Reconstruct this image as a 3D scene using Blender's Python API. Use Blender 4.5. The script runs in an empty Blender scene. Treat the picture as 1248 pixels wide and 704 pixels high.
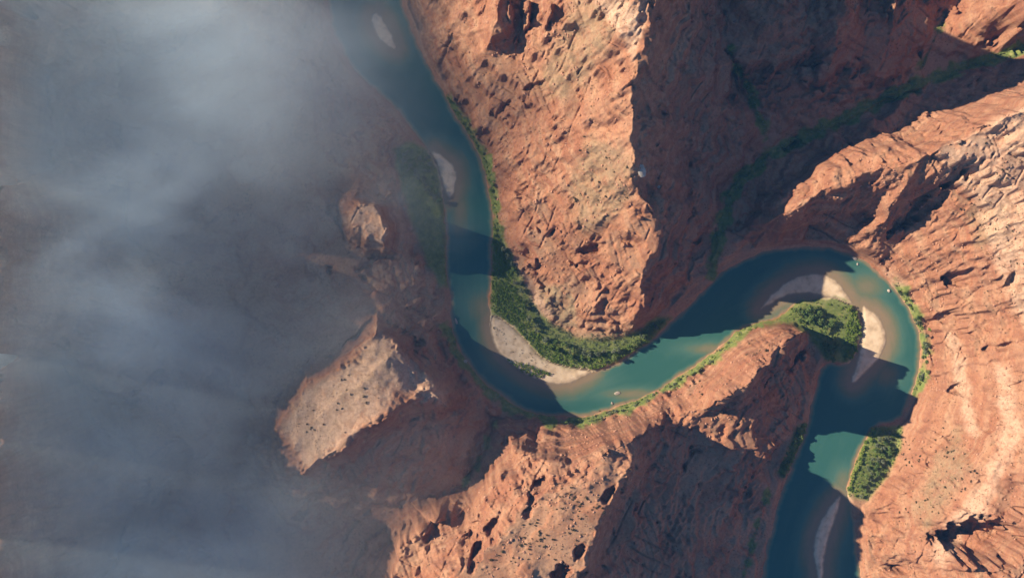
import bpy, math, random
import numpy as np
from mathutils import Vector

# ------------------------------------------------------------------ camera, sky, sun, exposure
SCN = bpy.context.scene
COL = SCN.collection
CAM_H = 1200.0            # drone height above the river, metres
MPP = 0.8                 # metres per photo pixel at river level
PW, PH = 1248.0, 704.0
SUN_EL = math.radians(26.0)
SUN_DIR = Vector((math.cos(SUN_EL) * math.cos(math.radians(-15)), math.cos(SUN_EL) * math.sin(math.radians(-15)), -math.sin(SUN_EL)))  # the way light travels

cam_d = bpy.data.cameras.new('camera')
cam = bpy.data.objects.new('camera', cam_d)
COL.objects.link(cam)
cam.location = (0, 0, CAM_H)
cam.rotation_euler = (0, 0, 0)
cam_d.sensor_fit = 'HORIZONTAL'
cam_d.angle = 2 * math.atan(PW * MPP / 2 / CAM_H)
cam_d.clip_start = 1.0
cam_d.clip_end = 20000
SCN.camera = cam

world = bpy.data.worlds.new('World')
SCN.world = world
world.use_nodes = True
wn = world.node_tree
sky = wn.nodes.new('ShaderNodeTexSky')
sky.sky_type = 'NISHITA'
sky.sun_disc = False
sky.sun_elevation = SUN_EL
to_sun = -SUN_DIR
sky.sun_rotation = math.atan2(to_sun.x, to_sun.y)
sky.altitude = 1600
sky.dust_density = 0.0
sky.ozone_density = 4.5
sky.air_density = 0.8
wn.links.new(sky.outputs[0], wn.nodes['Background'].inputs[0])
wn.nodes['Background'].inputs[1].default_value = 0.08

sun_d = bpy.data.lights.new('sun', 'SUN')
sun_d.energy = 5.0
sun_d.color = (1.0, 0.86, 0.68)
sun_d.angle = math.radians(0.5)
sun = bpy.data.objects.new('sun', sun_d)
sun.rotation_euler = SUN_DIR.to_track_quat('-Z', 'Y').to_euler()
sun.location = (-600, 160, 700)
COL.objects.link(sun)

vs = SCN.view_settings
vs.view_transform = 'Standard'
vs.look = 'None'
vs.exposure = 0.93
vs.gamma = 1.0
vs.use_curve_mapping = False
cy = SCN.cycles
cy.max_bounces = 4
cy.diffuse_bounces = 1
cy.glossy_bounces = 2
cy.transparent_max_bounces = 8
cy.volume_bounces = 3
cy.volume_step_rate = 1.0
cy.volume_max_steps = 128
cy.use_denoising = True

ZS = math.tan(SUN_EL) / 0.384     # keeps shadow lengths when the sun's elevation changes
random.seed(7)
rng = np.random.default_rng(7)
F = np.float32

def w(px, py, h=0.0):
    """photo pixel + height above the river -> world x, y"""
    k = MPP * (CAM_H - h) / CAM_H
    return (px - PW / 2) * k, (PH / 2 - py) * k

# ------------------------------------------------------------------ noise tools
def h2(ix, iy, s):
    n = (ix.astype(np.int64) * 374761393 + iy.astype(np.int64) * 668265263 + s * 974634777) & 0xFFFFFFFF
    n = ((n ^ (n >> 13)) * 1274126177) & 0xFFFFFFFF
    n = n ^ (n >> 16)
    return (n & 0xFFFFFF).astype(F) / F(0xFFFFFF)

def gnoise(x, y, s=0):
    ix = np.floor(x); iy = np.floor(y)
    fx = (x - ix).astype(F); fy = (y - iy).astype(F)
    ux = fx * fx * fx * (fx * (fx * 6 - 15) + 10); uy = fy * fy * fy * (fy * (fy * 6 - 15) + 10)
    def g(ox, oy):
        a = h2(ix + ox, iy + oy, s) * F(6.2831853)
        return np.cos(a) * (fx - ox) + np.sin(a) * (fy - oy)
    a = g(0, 0); b = g(1, 0); c = g(0, 1); d = g(1, 1)
    return (a + (b - a) * ux) * (1 - uy) + (c + (d - c) * ux) * uy      # about -0.7 .. 0.7

def fbm(x, y, octv=4, s=0, gain=0.5):
    v = 0; a = 1.0
    for o in range(octv):
        v = v + a * gnoise(x * 2 ** o + 17.3 * o, y * 2 ** o - 9.1 * o, s + o)
        a *= gain
    return v

def ridged(x, y, octv=4, s=0, gain=0.5):
    v = 0; a = 1.0
    for o in range(octv):
        v = v + a * (0.5 - np.abs(gnoise(x * 2 ** o + 5.7 * o, y * 2 ** o + 3.1 * o, s + o)) * 1.6)
        a *= gain
    return v

def sstep(a, b, x):
    t = np.clip((x - a) / (b - a), 0, 1)
    return t * t * (3 - 2 * t)

def erosion(px, py, dx, dy, s):
    """bands that follow the slope; dx, dy = direction along the contour. returns value and derivative"""
    ix = np.floor(px); iy = np.floor(py)
    fx = (px - ix).astype(F); fy = (py - iy).astype(F)
    va = np.zeros_like(fx); vx = np.zeros_like(fx); vy = np.zeros_like(fx); wt = np.zeros_like(fx)
    for i in (-1, 0, 1):
        for j in (-1, 0, 1):
            hx = h2(ix + i, iy + j, s) * F(0.8) + F(0.1); hy = h2(ix + i, iy + j, s + 91) * F(0.8) + F(0.1)
            qx = fx - i - hx; qy = fy - j - hy
            ww = np.exp(-(qx * qx + qy * qy) * F(2.6))
            m = (qx * dx + qy * dy) * F(6.2831853)
            sn = np.sin(m)
            va += np.cos(m) * ww; vx -= sn * dx * ww; vy -= sn * dy * ww; wt += ww
    return va / wt, vx / wt, vy / wt

# ------------------------------------------------------------------ outlines (photo pixels at river level)
RIVER = [(385, -160), (392, -60), (400, 0), (405, 40), (425, 78), (455, 108), (480, 130), (508, 165), (526, 186), (536, 215), (542, 250), (545, 300),
         (547, 350), (549, 390), (560, 425), (580, 455), (605, 480), (640, 500), (682, 509), (720, 507), (752, 496), (795, 477), (832, 454), (868, 430),
         (898, 403), (922, 391), (945, 388), (960, 378), (972, 364), (1000, 362), (1030, 364), (1046, 376), (1051, 400), (1044, 432), (1030, 444),
         (1008, 440), (1000, 452), (990, 490), (984, 520), (970, 552), (956, 590), (944, 630), (930, 680), (925, 720), (915, 860), (1055, 860), (1046, 720), (1046, 660), (1040, 620), (1030, 600),
         (1040, 568), (1054, 535), (1066, 518), (1096, 512), (1110, 490), (1117, 462), (1121, 430), (1117, 400), (1101, 366), (1078, 336),
         (1044, 312), (1000, 299), (940, 303), (893, 320), (872, 340), (850, 362), (820, 388), (790, 421), (748, 444), (722, 454), (692, 468), (655, 463), (624, 446),
         (604, 426), (597, 400), (597, 380), (599, 340), (601, 300), (600, 260), (594, 220), (580, 182), (556, 142), (536, 106), (517, 72), (502, 34), (488, 0), (478, -60), (470, -160)]
BARS = [  # sandbars
    ('pale sandbar with olive scrub on the inside of the river bend', [(598, 384), (597, 405), (605, 428), (627, 449), (658, 466), (690, 470), (712, 460), (724, 451), (692, 447), (662, 438), (642, 415), (622, 396), (608, 386)]),
    ('curved sandbar half in shadow north of the vegetated point', [(922, 380), (940, 357), (960, 341), (980, 333), (1004, 332), (1022, 343), (1035, 361), (1044, 374), (1010, 361), (975, 357), (955, 362), (938, 372)]),
    ('round sandbar off the vegetated point, with a grey strip beside it', [(1049, 370), (1062, 377), (1075, 390), (1082, 410), (1078, 426), (1068, 442), (1053, 456), (1040, 470), (1035, 464), (1044, 442), (1050, 412)]),
    ('narrow grey sand island in the shaded lower channel', [(1027, 599), (1010, 615), (996, 640), (990, 662), (991, 682), (996, 700), (997, 760), (1004, 760), (1003, 688), (1012, 650), (1022, 622)]),
    ('small cream sandbar beside the hazy green thicket', [(522, 180), (545, 192), (558, 208), (556, 230), (549, 246), (541, 232), (534, 206)]),
    ('grey sandbar in the hazy upper reach of the river', [(450, 18), (462, 14), (478, 40), (486, 64), (470, 56), (455, 40)]),
]
FLATS = [  # vegetated flood plains, px outline and height
    ([(601, 265), (601, 300), (600, 340), (598, 384), (608, 386), (622, 396), (642, 415), (662, 438), (692, 447), (724, 451), (748, 442), (790, 420), (820, 387), (800, 386), (780, 402), (748, 414), (706, 412), (672, 396), (650, 368), (634, 335), (618, 300), (606, 270)], 2.6),
    ([(922, 392), (945, 388), (960, 378), (972, 364), (1000, 362), (1030, 364), (1046, 376), (1051, 400), (1044, 432), (1030, 442), (1008, 440), (1000, 430), (985, 408), (965, 394), (940, 396)], 2.6),
    ([(480, 182), (505, 172), (526, 188), (536, 215), (542, 250), (545, 300), (547, 350), (536, 350), (520, 320), (500, 270), (486, 215)], 2.2),
    ([(1066, 518), (1100, 519), (1098, 548), (1078, 585), (1056, 610), (1030, 601), (1040, 568), (1054, 535)], 2.6),
    ([(992, 511), (984, 534), (970, 560), (954, 582), (946, 576), (960, 548), (974, 518)], 2.2),
]
# ridges, valleys and slopes: photo pixel x, y and height (before ZS)
LINES = [
    # crest of the spur
    [(830, -140, 220), (806, -60, 200), (792, 0, 150), (783, 40, 135), (770, 95, 120), (769, 150, 111), (771, 200, 99), (778, 240, 86), (797, 262, 78), (800, 288, 70), (788, 320, 61), (776, 350, 48), (780, 380, 28), (770, 400, 14)],
    [(700, 60, 92), (712, 140, 80), (722, 200, 74), (735, 250, 66), (742, 290, 54), (730, 340, 34), (735, 385, 14)],
    [(640, -160, 110), (618, -40, 80), (608, 15, 74), (597, 60, 60)],
    [(648, -160, 84), (636, -40, 68), (634, 20, 58), (628, 66, 51)],
    [(700, -40, 108), (690, 6, 100), (660, 40, 78)],
    [(690, 380, 10), (655, 350, 12), (640, 320, 16)],
    # east foot of the spur
    [(870, 100, 40), (850, 180, 34), (845, 250, 22), (850, 310, 8), (835, 355, 3), (800, 384, 3)],
    # side canyon bed
    [(1330, 20, 46), (1248, 60, 34), (1180, 82, 28), (1130, 100, 24), (1060, 132, 19), (985, 166, 14), (932, 190, 10), (893, 230, 6), (877, 270, 3), (870, 330, 1)],
    [(860, -120, 70), (876, 0, 40), (888, 64, 26), (920, 130, 16), (937, 170, 11)],
    [(1220, -140, 34), (1165, 0, 26), (1142, 34, 28), (1122, 85, 26)],
    [(1050, -140, 90), (1040, -60, 76), (1030, 0, 62), (1020, 45, 48), (1002, 95, 30)],
    [(1232, -140, 70), (1236, -60, 50), (1236, 0, 40), (1228, 36, 32), (1200, 55, 30)],
    [(1300, -140, 140), (1290, -40, 122), (1268, 5, 104), (1254, 26, 84)],
    [(975, -140, 80), (962, -40, 64), (955, 30, 48), (962, 90, 30), (968, 125, 20)],
    [(990, -40, 50), (988, 40, 38), (992, 80, 26)],
    [(1095, -140, 84), (1092, -30, 54), (1086, 30, 44), (1076, 80, 34), (1066, 110, 24)],
    [(1062, -20, 48), (1056, 40, 36), (1044, 90, 26)],
    # ridge north of the loop
    [(937, 268, 30), (950, 264, 40), (985, 243, 58), (1030, 222, 72), (1080, 205, 84), (1132, 192, 97), (1175, 168, 108), (1248, 132, 128), (1330, 90, 150), (1420, 60, 165)],
    [(938, 254, 34), (972, 230, 52), (1018, 207, 65), (1060, 188, 73), (1100, 180, 81), (1138, 182, 92)],
    [(905, 270, 8), (925, 246, 14), (962, 215, 22), (1000, 190, 30), (1050, 168, 36), (1110, 150, 40), (1160, 128, 44), (1248, 92, 56)],
    [(955, 288, 11), (1000, 274, 13), (1040, 262, 20), (1062, 262, 28)],
    [(1105, 216, 88), (1090, 250, 68), (1070, 280, 42), (1056, 300, 22)],
    [(1124, 226, 70), (1110, 265, 40), (1096, 298, 20)],
    # eastern slopes
    [(1082, 330, 5), (1125, 318, 28), (1160, 290, 52), (1200, 240, 82), (1248, 210, 106), (1330, 180, 140)],
    [(1126, 400, 4), (1160, 380, 26), (1200, 350, 50), (1248, 320, 84), (1330, 290, 125)],
    [(1122, 470, 4), (1170, 450, 26), (1210, 440, 46), (1248, 430, 70), (1340, 420, 120)],
    [(1110, 512, 6), (1150, 530, 26), (1200, 520, 50), (1248, 515, 74), (1340, 510, 120)],
    [(1050, 625, 3), (1070, 622, 6), (1092, 610, 20), (1140, 585, 38), (1190, 570, 58), (1248, 560, 80), (1340, 560, 120)],
    [(1052, 690, 3), (1092, 690, 7), (1114, 688, 28), (1150, 640, 48), (1200, 618, 66), (1248, 620, 82), (1340, 640, 120)],
    [(1060, 800, 4), (1118, 770, 8), (1140, 755, 44), (1200, 710, 76), (1260, 704, 92), (1340, 740, 120)],
    # ridge south of the bend
    [(470, 860, 96), (520, 740, 96), (556, 702, 98), (628, 641, 103), (676, 586, 99), (743, 548, 96), (768, 536, 84), (785, 527, 66), (801, 519, 48), (814, 514, 38), (828, 511, 34), (850, 500, 36), (868, 494, 50), (888, 482, 78), (922, 455, 76), (954, 421, 60), (978, 406, 40), (990, 402, 18)],
    [(690, 860, 104), (704, 740, 104), (712, 690, 104), (720, 655, 104), (738, 624, 104), (768, 568, 98), (790, 542, 66), (803, 524, 46)],
    [(640, 700, 104), (680, 640, 105), (725, 585, 102)],
    [(735, 860, 62), (734, 740, 60), (738, 690, 58), (745, 655, 56), (758, 626, 54), (786, 576, 48), (808, 545, 34)],
    [(868, 508, 30), (898, 500, 34), (932, 478, 30), (960, 440, 22)],
    [(640, 520, 14), (670, 530, 26), (688, 536, 34)],
    [(760, 860, 40), (790, 720, 32), (800, 640, 30), (830, 580, 26), (850, 550, 26)],
    [(930, 620, 5), (900, 640, 9), (880, 704, 10), (870, 800, 12)],
    [(955, 450, 12), (985, 430, 8), (975, 490, 5), (940, 500, 18)],
    [(842, 520, 28), (886, 546, 32), (925, 545, 25), (950, 562, 10)],
    [(700, 520, 8), (740, 512, 10), (780, 500, 12), (830, 470, 10), (870, 444, 10)],
    [(690, 566, 92), (660, 560, 84), (638, 548, 78), (622, 544, 74)],
    [(478, 800, 78), (480, 704, 74), (484, 662, 70), (526, 642, 76), (560, 650, 78), (576, 655, 74), (572, 636, 76), (590, 608, 82), (612, 575, 80)],
    [(460, 800, 40), (472, 704, 36), (478, 655, 34), (522, 630, 34), (560, 634, 34), (578, 606, 34), (598, 572, 32), (608, 548, 28), (624, 530, 22), (645, 538, 30), (668, 540, 36)],
    [(600, 512, 2), (592, 545, 8), (565, 590, 14), (500, 612, 18), (430, 640, 18), (380, 720, 20), (330, 860, 30)],
    # butte west of the bend
    [(372, 577, 70), (410, 550, 77), (455, 515, 77), (484, 500, 72), (500, 486, 66), (520, 476, 60), (548, 494, 52)],
    [(352, 545, 68), (400, 500, 72), (440, 470, 70), (475, 440, 62)],
    [(360, 596, 36), (415, 570, 40), (465, 535, 42), (505, 510, 38), (545, 512, 26), (562, 490, 20)],
    [(547, 494, 50), (535, 474, 50), (512, 456, 56), (490, 431, 57), (466, 399, 46)],
    [(340, 522, 64), (374, 467, 64), (420, 447, 62), (466, 400, 52)],
    [(322, 520, 30), (360, 450, 30), (412, 428, 30), (455, 385, 28)],
    # west bank
    [(330, -140, 50), (318, -60, 44), (312, 0, 36), (335, 90, 26), (365, 180, 20), (396, 226, 20), (410, 240, 24), (424, 264, 47), (442, 250, 50), (460, 254, 52), (470, 282, 51), (464, 302, 44)],
    [(424, 264, 47), (445, 285, 50), (464, 302, 44)],
    [(404, 262, 20), (420, 290, 24), (448, 312, 24), (476, 318, 18)],
    [(420, 236, 22), (446, 228, 20), (476, 242, 18), (488, 285, 16)],
    [(440, 240, 30), (475, 250, 20), (490, 300, 18)],
    [(400, 330, 28), (450, 362, 28), (480, 392, 28), (505, 420, 22)],
    [(520, 330, 6), (525, 380, 8), (540, 430, 8), (570, 470, 8), (600, 500, 6)],
    [(250, 420, 26), (300, 520, 20), (290, 620, 14), (300, 720, 16), (300, 860, 30)],
    [(140, 40, 44), (150, 180, 28), (155, 290, 20), (230, 330, 18), (330, 340, 22), (420, 320, 26)],
    [(70, 430, 34), (120, 520, 18), (180, 580, 18), (130, 700, 28)],
    [(200, 160, 26), (260, 220, 22), (330, 260, 20)],
    [(-110, -180, 96), (-40, -60, 108), (0, 10, 132), (0, 100, 130), (-10, 160, 138), (-10, 240, 150), (-20, 320, 154), (-20, 400, 154), (-12, 490, 152), (-40, 560, 166), (-40, 620, 172), (-60, 760, 172), (-60, 880, 160)],
    [(-240, -180, 100), (-240, 100, 135), (-240, 300, 155), (-240, 880, 160)],
    [(50, 30, 60), (60, 170, 54), (50, 300, 50), (40, 500, 60), (40, 650, 56)],
]

def seg_dist(X, Y, pts, closed=True):
    best = np.full(X.shape, 1e9, F)
    n = len(pts)
    for i in range(n if closed else n - 1):
        ax, ay = pts[i]; bx, by = pts[(i + 1) % n]
        ex, ey = bx - ax, by - ay
        t = np.clip(((X - ax) * ex + (Y - ay) * ey) / (ex * ex + ey * ey + 1e-9), 0, 1)
        dx = X - ax - t * ex; dy = Y - ay - t * ey
        np.minimum(best, dx * dx + dy * dy, out=best)
    return np.sqrt(best)

def inside(X, Y, pts):
    r = np.zeros(X.shape, bool)
    n = len(pts)
    for i in range(n):
        ax, ay = pts[i]; bx, by = pts[(i + 1) % n]
        if ay == by: continue
        c = ((ay > Y) != (by > Y)) & (X < (bx - ax) * (Y - ay) / (by - ay) + ax)
        r ^= c
    return r

def sdist(X, Y, pts, margin=None):
    """signed distance, positive inside; with a margin only computed near the outline"""
    if margin is None:
        d = seg_dist(X, Y, pts)
        return np.where(inside(X, Y, pts), d, -d).astype(F)
    P = np.array(pts)
    m = (X > P[:, 0].min() - margin) & (X < P[:, 0].max() + margin) & (Y > P[:, 1].min() - margin) & (Y < P[:, 1].max() + margin)
    out = np.full(X.shape, -margin, F)
    xs, ys = X[m], Y[m]
    d = seg_dist(xs, ys, pts)
    out[m] = np.maximum(np.where(inside(xs, ys, pts), d, -d), -margin)
    return out

def smooth_poly(pts, it=2):
    for _ in range(it):
        q = []
        for i in range(len(pts)):
            a, b = pts[i], pts[(i + 1) % len(pts)]
            q += [(a[0] * .75 + b[0] * .25, a[1] * .75 + b[1] * .25), (a[0] * .25 + b[0] * .75, a[1] * .25 + b[1] * .75)]
        pts = q
    return pts

river_w = [w(*p) for p in smooth_poly(RIVER, 1)]
bars_w = [[w(*p) for p in smooth_poly(b[1], 1)] for b in BARS]
flats_w = [[w(p[0], p[1], 3) for p in f[0]] for f in FLATS]

# ------------------------------------------------------------------ base shape of the land: relax a sheet over the ridge and valley lines
def solve_base():
    x0, x1, y0, y1 = -720.0, 720.0, -460.0, 460.0
    prev = None
    for cell, iters in ((16.0, 600), (8.0, 500), (4.0, 400)):
        nx = int((x1 - x0) / cell) + 1; ny = int((y1 - y0) / cell) + 1
        gx = x0 + np.arange(nx) * cell; gy = y0 + np.arange(ny) * cell
        X, Y = np.meshgrid(gx, gy)
        acc = np.zeros((ny, nx)); cnt = np.zeros((ny, nx))
        for ln in LINES:
            for (a, b) in zip(ln[:-1], ln[1:]):
                n = max(2, int(math.hypot(b[0] - a[0], b[1] - a[1]) * MPP / (cell * 0.4)))
                for k in range(n + 1):
                    t = k / n
                    px, py, h = (a[i] + (b[i] - a[i]) * t for i in range(3))
                    h *= ZS
                    wx, wy = w(px, py, h)
                    i, j = int(round((wx - x0) / cell)), int(round((wy - y0) / cell))
                    if 0 <= i < nx and 0 <= j < ny:
                        acc[j, i] += h; cnt[j, i] += 1
        fixed = cnt > 0
        val = np.where(fixed, acc / np.maximum(cnt, 1), 0)
        riv = sdist(X, Y, river_w) > -2
        fixed |= riv; val[riv] = 1.0
        for fw, (fp, fh) in zip(flats_w, FLATS):
            m = sdist(X, Y, fw, 40) > 0
            fixed |= m; val[m] = fh
        if prev is None:
            H = np.where(fixed, val, 40.0)
        else:
            pg, pxs, pys = prev
            H = bilin(pg, pxs[0], pys[0], pxs[1] - pxs[0], X, Y)
            H = np.where(fixed, val, H)
        for _ in range(iters):
            P = np.pad(H, 1, mode='edge')
            A = 0.25 * (P[:-2, 1:-1] + P[2:, 1:-1] + P[1:-1, :-2] + P[1:-1, 2:])
            H = np.where(fixed, val, A)
        prev = (H, gx, gy)
    return H, x0, y0, 4.0

def bspline(G, x0, y0, cx, X, Y):
    ny, nx = G.shape
    fx = np.clip((X - x0) / cx, 1, nx - 2.001); fy = np.clip((Y - y0) / cx, 1, ny - 2.001)
    ix = np.floor(fx + 0.5).astype(int); iy = np.floor(fy + 0.5).astype(int); tx = fx - ix; ty = fy - iy
    wx = (0.5 * (0.5 - tx) ** 2, 0.75 - tx * tx, 0.5 * (0.5 + tx) ** 2)
    wy = (0.5 * (0.5 - ty) ** 2, 0.75 - ty * ty, 0.5 * (0.5 + ty) ** 2)
    ixs = [np.clip(ix + k, 0, nx - 1) for k in (-1, 0, 1)]; iys = [np.clip(iy + k, 0, ny - 1) for k in (-1, 0, 1)]
    return sum(wx[a] * wy[b] * G[iys[b], ixs[a]] for a in range(3) for b in range(3))

def bilin(G, x0, y0, cx, X, Y):
    ny, nx = G.shape
    fx = np.clip((X - x0) / cx, 0, nx - 1.001); fy = np.clip((Y - y0) / cx, 0, ny - 1.001)
    ix = fx.astype(int); iy = fy.astype(int); tx = fx - ix; ty = fy - iy
    return (G[iy, ix] * (1 - tx) + G[iy, ix + 1] * tx) * (1 - ty) + (G[iy + 1, ix] * (1 - tx) + G[iy + 1, ix + 1] * tx) * ty

BASE, BX0, BY0, BC = solve_base()

# ------------------------------------------------------------------ fine grid
STEP = 0.9
def axis(lo, hi, step, parts=()):
    pts = list(np.arange(lo, hi + 1e-6, step))
    for a, s in parts:                                            # coarser spans further out on the low side
        pts = list(np.arange(a, pts[0] - 1e-6, s)) + pts
    up = pts[-1]; s = step * 2
    while up < 3600:
        up += s; pts.append(up); s *= 1.16
    dn = pts[0]; s = step * 2; low = []
    while dn > -3600:
        dn -= s; low.append(dn); s *= 1.16
    return np.array(low[::-1] + pts, F)
GX = axis(-200, 500, STEP, [(-500, 1.7)])
GY = axis(-290, 290, STEP)
X, Y = np.meshgrid(GX, GY)
X = X.astype(F); Y = Y.astype(F)

# warp the lookup so that ridge lines wander like rock does
wx_ = X + 5.0 * fbm(X / 34, Y / 34, 3, 11) + 1.6 * fbm(X / 9, Y / 9, 2, 13)
wy_ = Y + 5.0 * fbm(X / 34, Y / 34, 3, 21) + 1.6 * fbm(X / 9, Y / 9, 2, 23)
riv_d = sdist(X, Y, river_w)                                      # + in the water
out_d = -riv_d
wmix = sstep(4, 40, out_d)
H = bspline(BASE, BX0, BY0, BC, X + (wx_ - X) * wmix, Y + (wy_ - Y) * wmix).astype(F)
B0 = H.copy()
flat_m = np.zeros_like(H)
for fw in flats_w:
    flat_m = np.maximum(flat_m, sstep(-7, 3, sdist(X, Y, fw, 60)))
rough = sstep(1, 11, out_d) * (1 - flat_m)                        # no relief on water and flood plain

for (pl, hh_, k_) in [([(338, 520), (374, 466), (420, 446), (466, 400), (492, 432), (505, 470), (455, 512), (372, 575)], 65, 0.82), ([(560, 700), (628, 645), (680, 588), (745, 552), (770, 560), (735, 622), (712, 700)], 103, 0.15),
                      ([(690, 180), (768, 170), (772, 235), (790, 262), (760, 285), (715, 270)], 84, 0.45), ([(1120, 530), (1170, 440), (1230, 430), (1230, 560), (1190, 620), (1100, 640)], 45, 0.45),
                      ([(1000, 235), (1060, 180), (1130, 175), (1120, 195), (1040, 220)], 75, 0.35)]:
    rough = rough * (1 - k_ * sstep(-8, 10, sdist(X, Y, [w(a_, b_, hh_ * ZS) for a_, b_ in pl], 60)))
# gullies and ribs down the slopes
gy_, gx_ = np.gradient(B0, GY, GX)
gx_ = gx_.astype(F); gy_ = gy_.astype(F)
sl = np.sqrt(gx_ ** 2 + gy_ ** 2)
gsl = np.clip(sl, 0, 1.4) / 1.4
ex_ = np.zeros_like(H); ey_ = np.zeros_like(H); er = np.zeros_like(H)
amp = 1.0; freq = 1 / 46.0
for o in range(5):
    dx = gy_ * 1.0 + ey_ * 0.9; dy = -(gx_ * 1.0 + ex_ * 0.9)
    L = np.sqrt(dx * dx + dy * dy) + 1e-4
    k = np.minimum(1.0, L * 2.2) / L
    v, vx, vy = erosion(X * F(freq), Y * F(freq), dx * k, dy * k, 300 + o)
    er += v * F(amp)
    ex_ += vx * F(amp * 0.5) * gsl; ey_ += vy * F(amp * 0.5) * gsl
    amp *= 0.41; freq *= 2.05
H += er * gsl * 6.0 * rough
# broken rock: slanting outcrops, blocky plates and general roughness
def plates(x, y, s):
    ix = np.floor(x); iy = np.floor(y); fx = (x - ix).astype(F); fy = (y - iy).astype(F)
    best = np.full(fx.shape, 9.0, F); val = np.zeros_like(fx)
    for i in (-1, 0, 1):
        for j in (-1, 0, 1):
            hx = h2(ix + i, iy + j, s); hy = h2(ix + i, iy + j, s + 57); hv = h2(ix + i, iy + j, s + 113)
            d = (fx - i - hx) ** 2 + (fy - j - hy) ** 2
            m = d < best
            best = np.where(m, d, best); val = np.where(m, hv + 0.5 * (fx - i - hx) * (h2(ix + i, iy + j, s + 7) - 0.5) * 2, val)
    return val
ca, sa = math.cos(math.radians(38)), math.sin(math.radians(38))
qx = X + 22 * fbm(X / 95, Y / 95, 2, 45); qy = Y + 22 * fbm(X / 95, Y / 95, 2, 46)
U = qx * ca + qy * sa; V = -qx * sa + qy * ca
patch = sstep(0.0, 0.32, fbm(X / 60, Y / 60, 2, 61))
patch2 = sstep(0.0, 0.3, fbm(X / 75 + 9, Y / 75, 3, 63))
onspur = sstep(130, 90, X) * sstep(-120, -60, Y)
rock = ridged(U / 56, V / 19, 4, 41, 0.44)
H += (rock - 0.35) * (1.6 + 5.0 * patch) * rough * (0.3 + 0.7 * gsl) * (0.3 + 0.7 * onspur)
iso = ridged(qx / 38, qy / 38, 4, 43, 0.44)
H += (iso - 0.4) * (1.2 + 4.0 * patch2) * rough * (1 - 0.5 * onspur)
jx = X + 2.2 * fbm(X / 6, Y / 6, 2, 47); jy = Y + 2.2 * fbm(X / 6, Y / 6, 2, 48)
H += np.maximum(0, plates((jx * ca + jy * sa) / 17, (-jx * sa + jy * ca) / 9.5, 501) - 0.35) * 4.2 * patch * rough * sstep(0.2, 0.6, sl)
H += np.maximum(0, plates(jx / 5.2, jy / 5.2, 507) - 0.5) * 1.6 * patch2 * rough
H += fbm(X / 55, Y / 55, 4, 51, 0.45) * 5.5 * rough
# hard beds: cliff bands and ledges that follow the height
def terrace(h, step, lo, hi, off):
    q = h / step + off
    f_ = np.floor(q); r_ = q - f_
    return (f_ + sstep(lo, hi, r_) * 0.8 + r_ * 0.2 - off) * step
off1 = 0.55 * fbm(X / 120, Y / 120, 2, 71)
tw = sstep(-0.12, 0.22, fbm(X / 80 + 31, Y / 80, 2, 73)) * sstep(0.2, 0.55, sl) * rough
H += (terrace(H, 22.0, 0.58, 0.82, off1) - H) * tw * 0.85
led = sstep(-0.15, 0.2, fbm(X / 50 - 7, Y / 50, 2, 75)) * rough
H += (terrace(H, 8.0, 0.62, 0.82, off1 * 2 + 0.12 * fbm(X / 9, Y / 9, 2, 77)) - H) * 0.62 * led
H += (terrace(H, 2.9, 0.55, 0.85, off1 * 3 + 0.15 * fbm(X / 7, Y / 7, 2, 79)) - H) * 0.45 * rough
# joints: near-vertical cracks that cut the beds into blocks
for ang, sp, dp in ((62, 13.0, 1.5), (-24, 17.0, 1.3), (20, 7.0, 0.8)):
    a_ = math.radians(ang)
    jq = ((X * math.cos(a_) + Y * math.sin(a_)) + 6.0 * fbm(X / 45, Y / 45, 2, 601 + ang)) / sp
    cell = np.floor(jq); jd = np.abs(jq - cell - 0.5 + 0.5 * (h2(cell, np.zeros_like(cell), 611) - 0.5)) * sp
    H -= dp * sstep(1.3, 0.2, jd) * sstep(0.05, 0.25, fbm(X / 38 + ang, Y / 38, 2, 621)) * rough * sstep(0.15, 0.5, sl)
# small blocks
H += np.maximum(0, gnoise(X / 4.2, Y / 4.2, 81) - 0.28) * 4.0 * rough * sstep(0.0, 0.3, fbm(X / 40, Y / 40, 2, 83))

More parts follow.
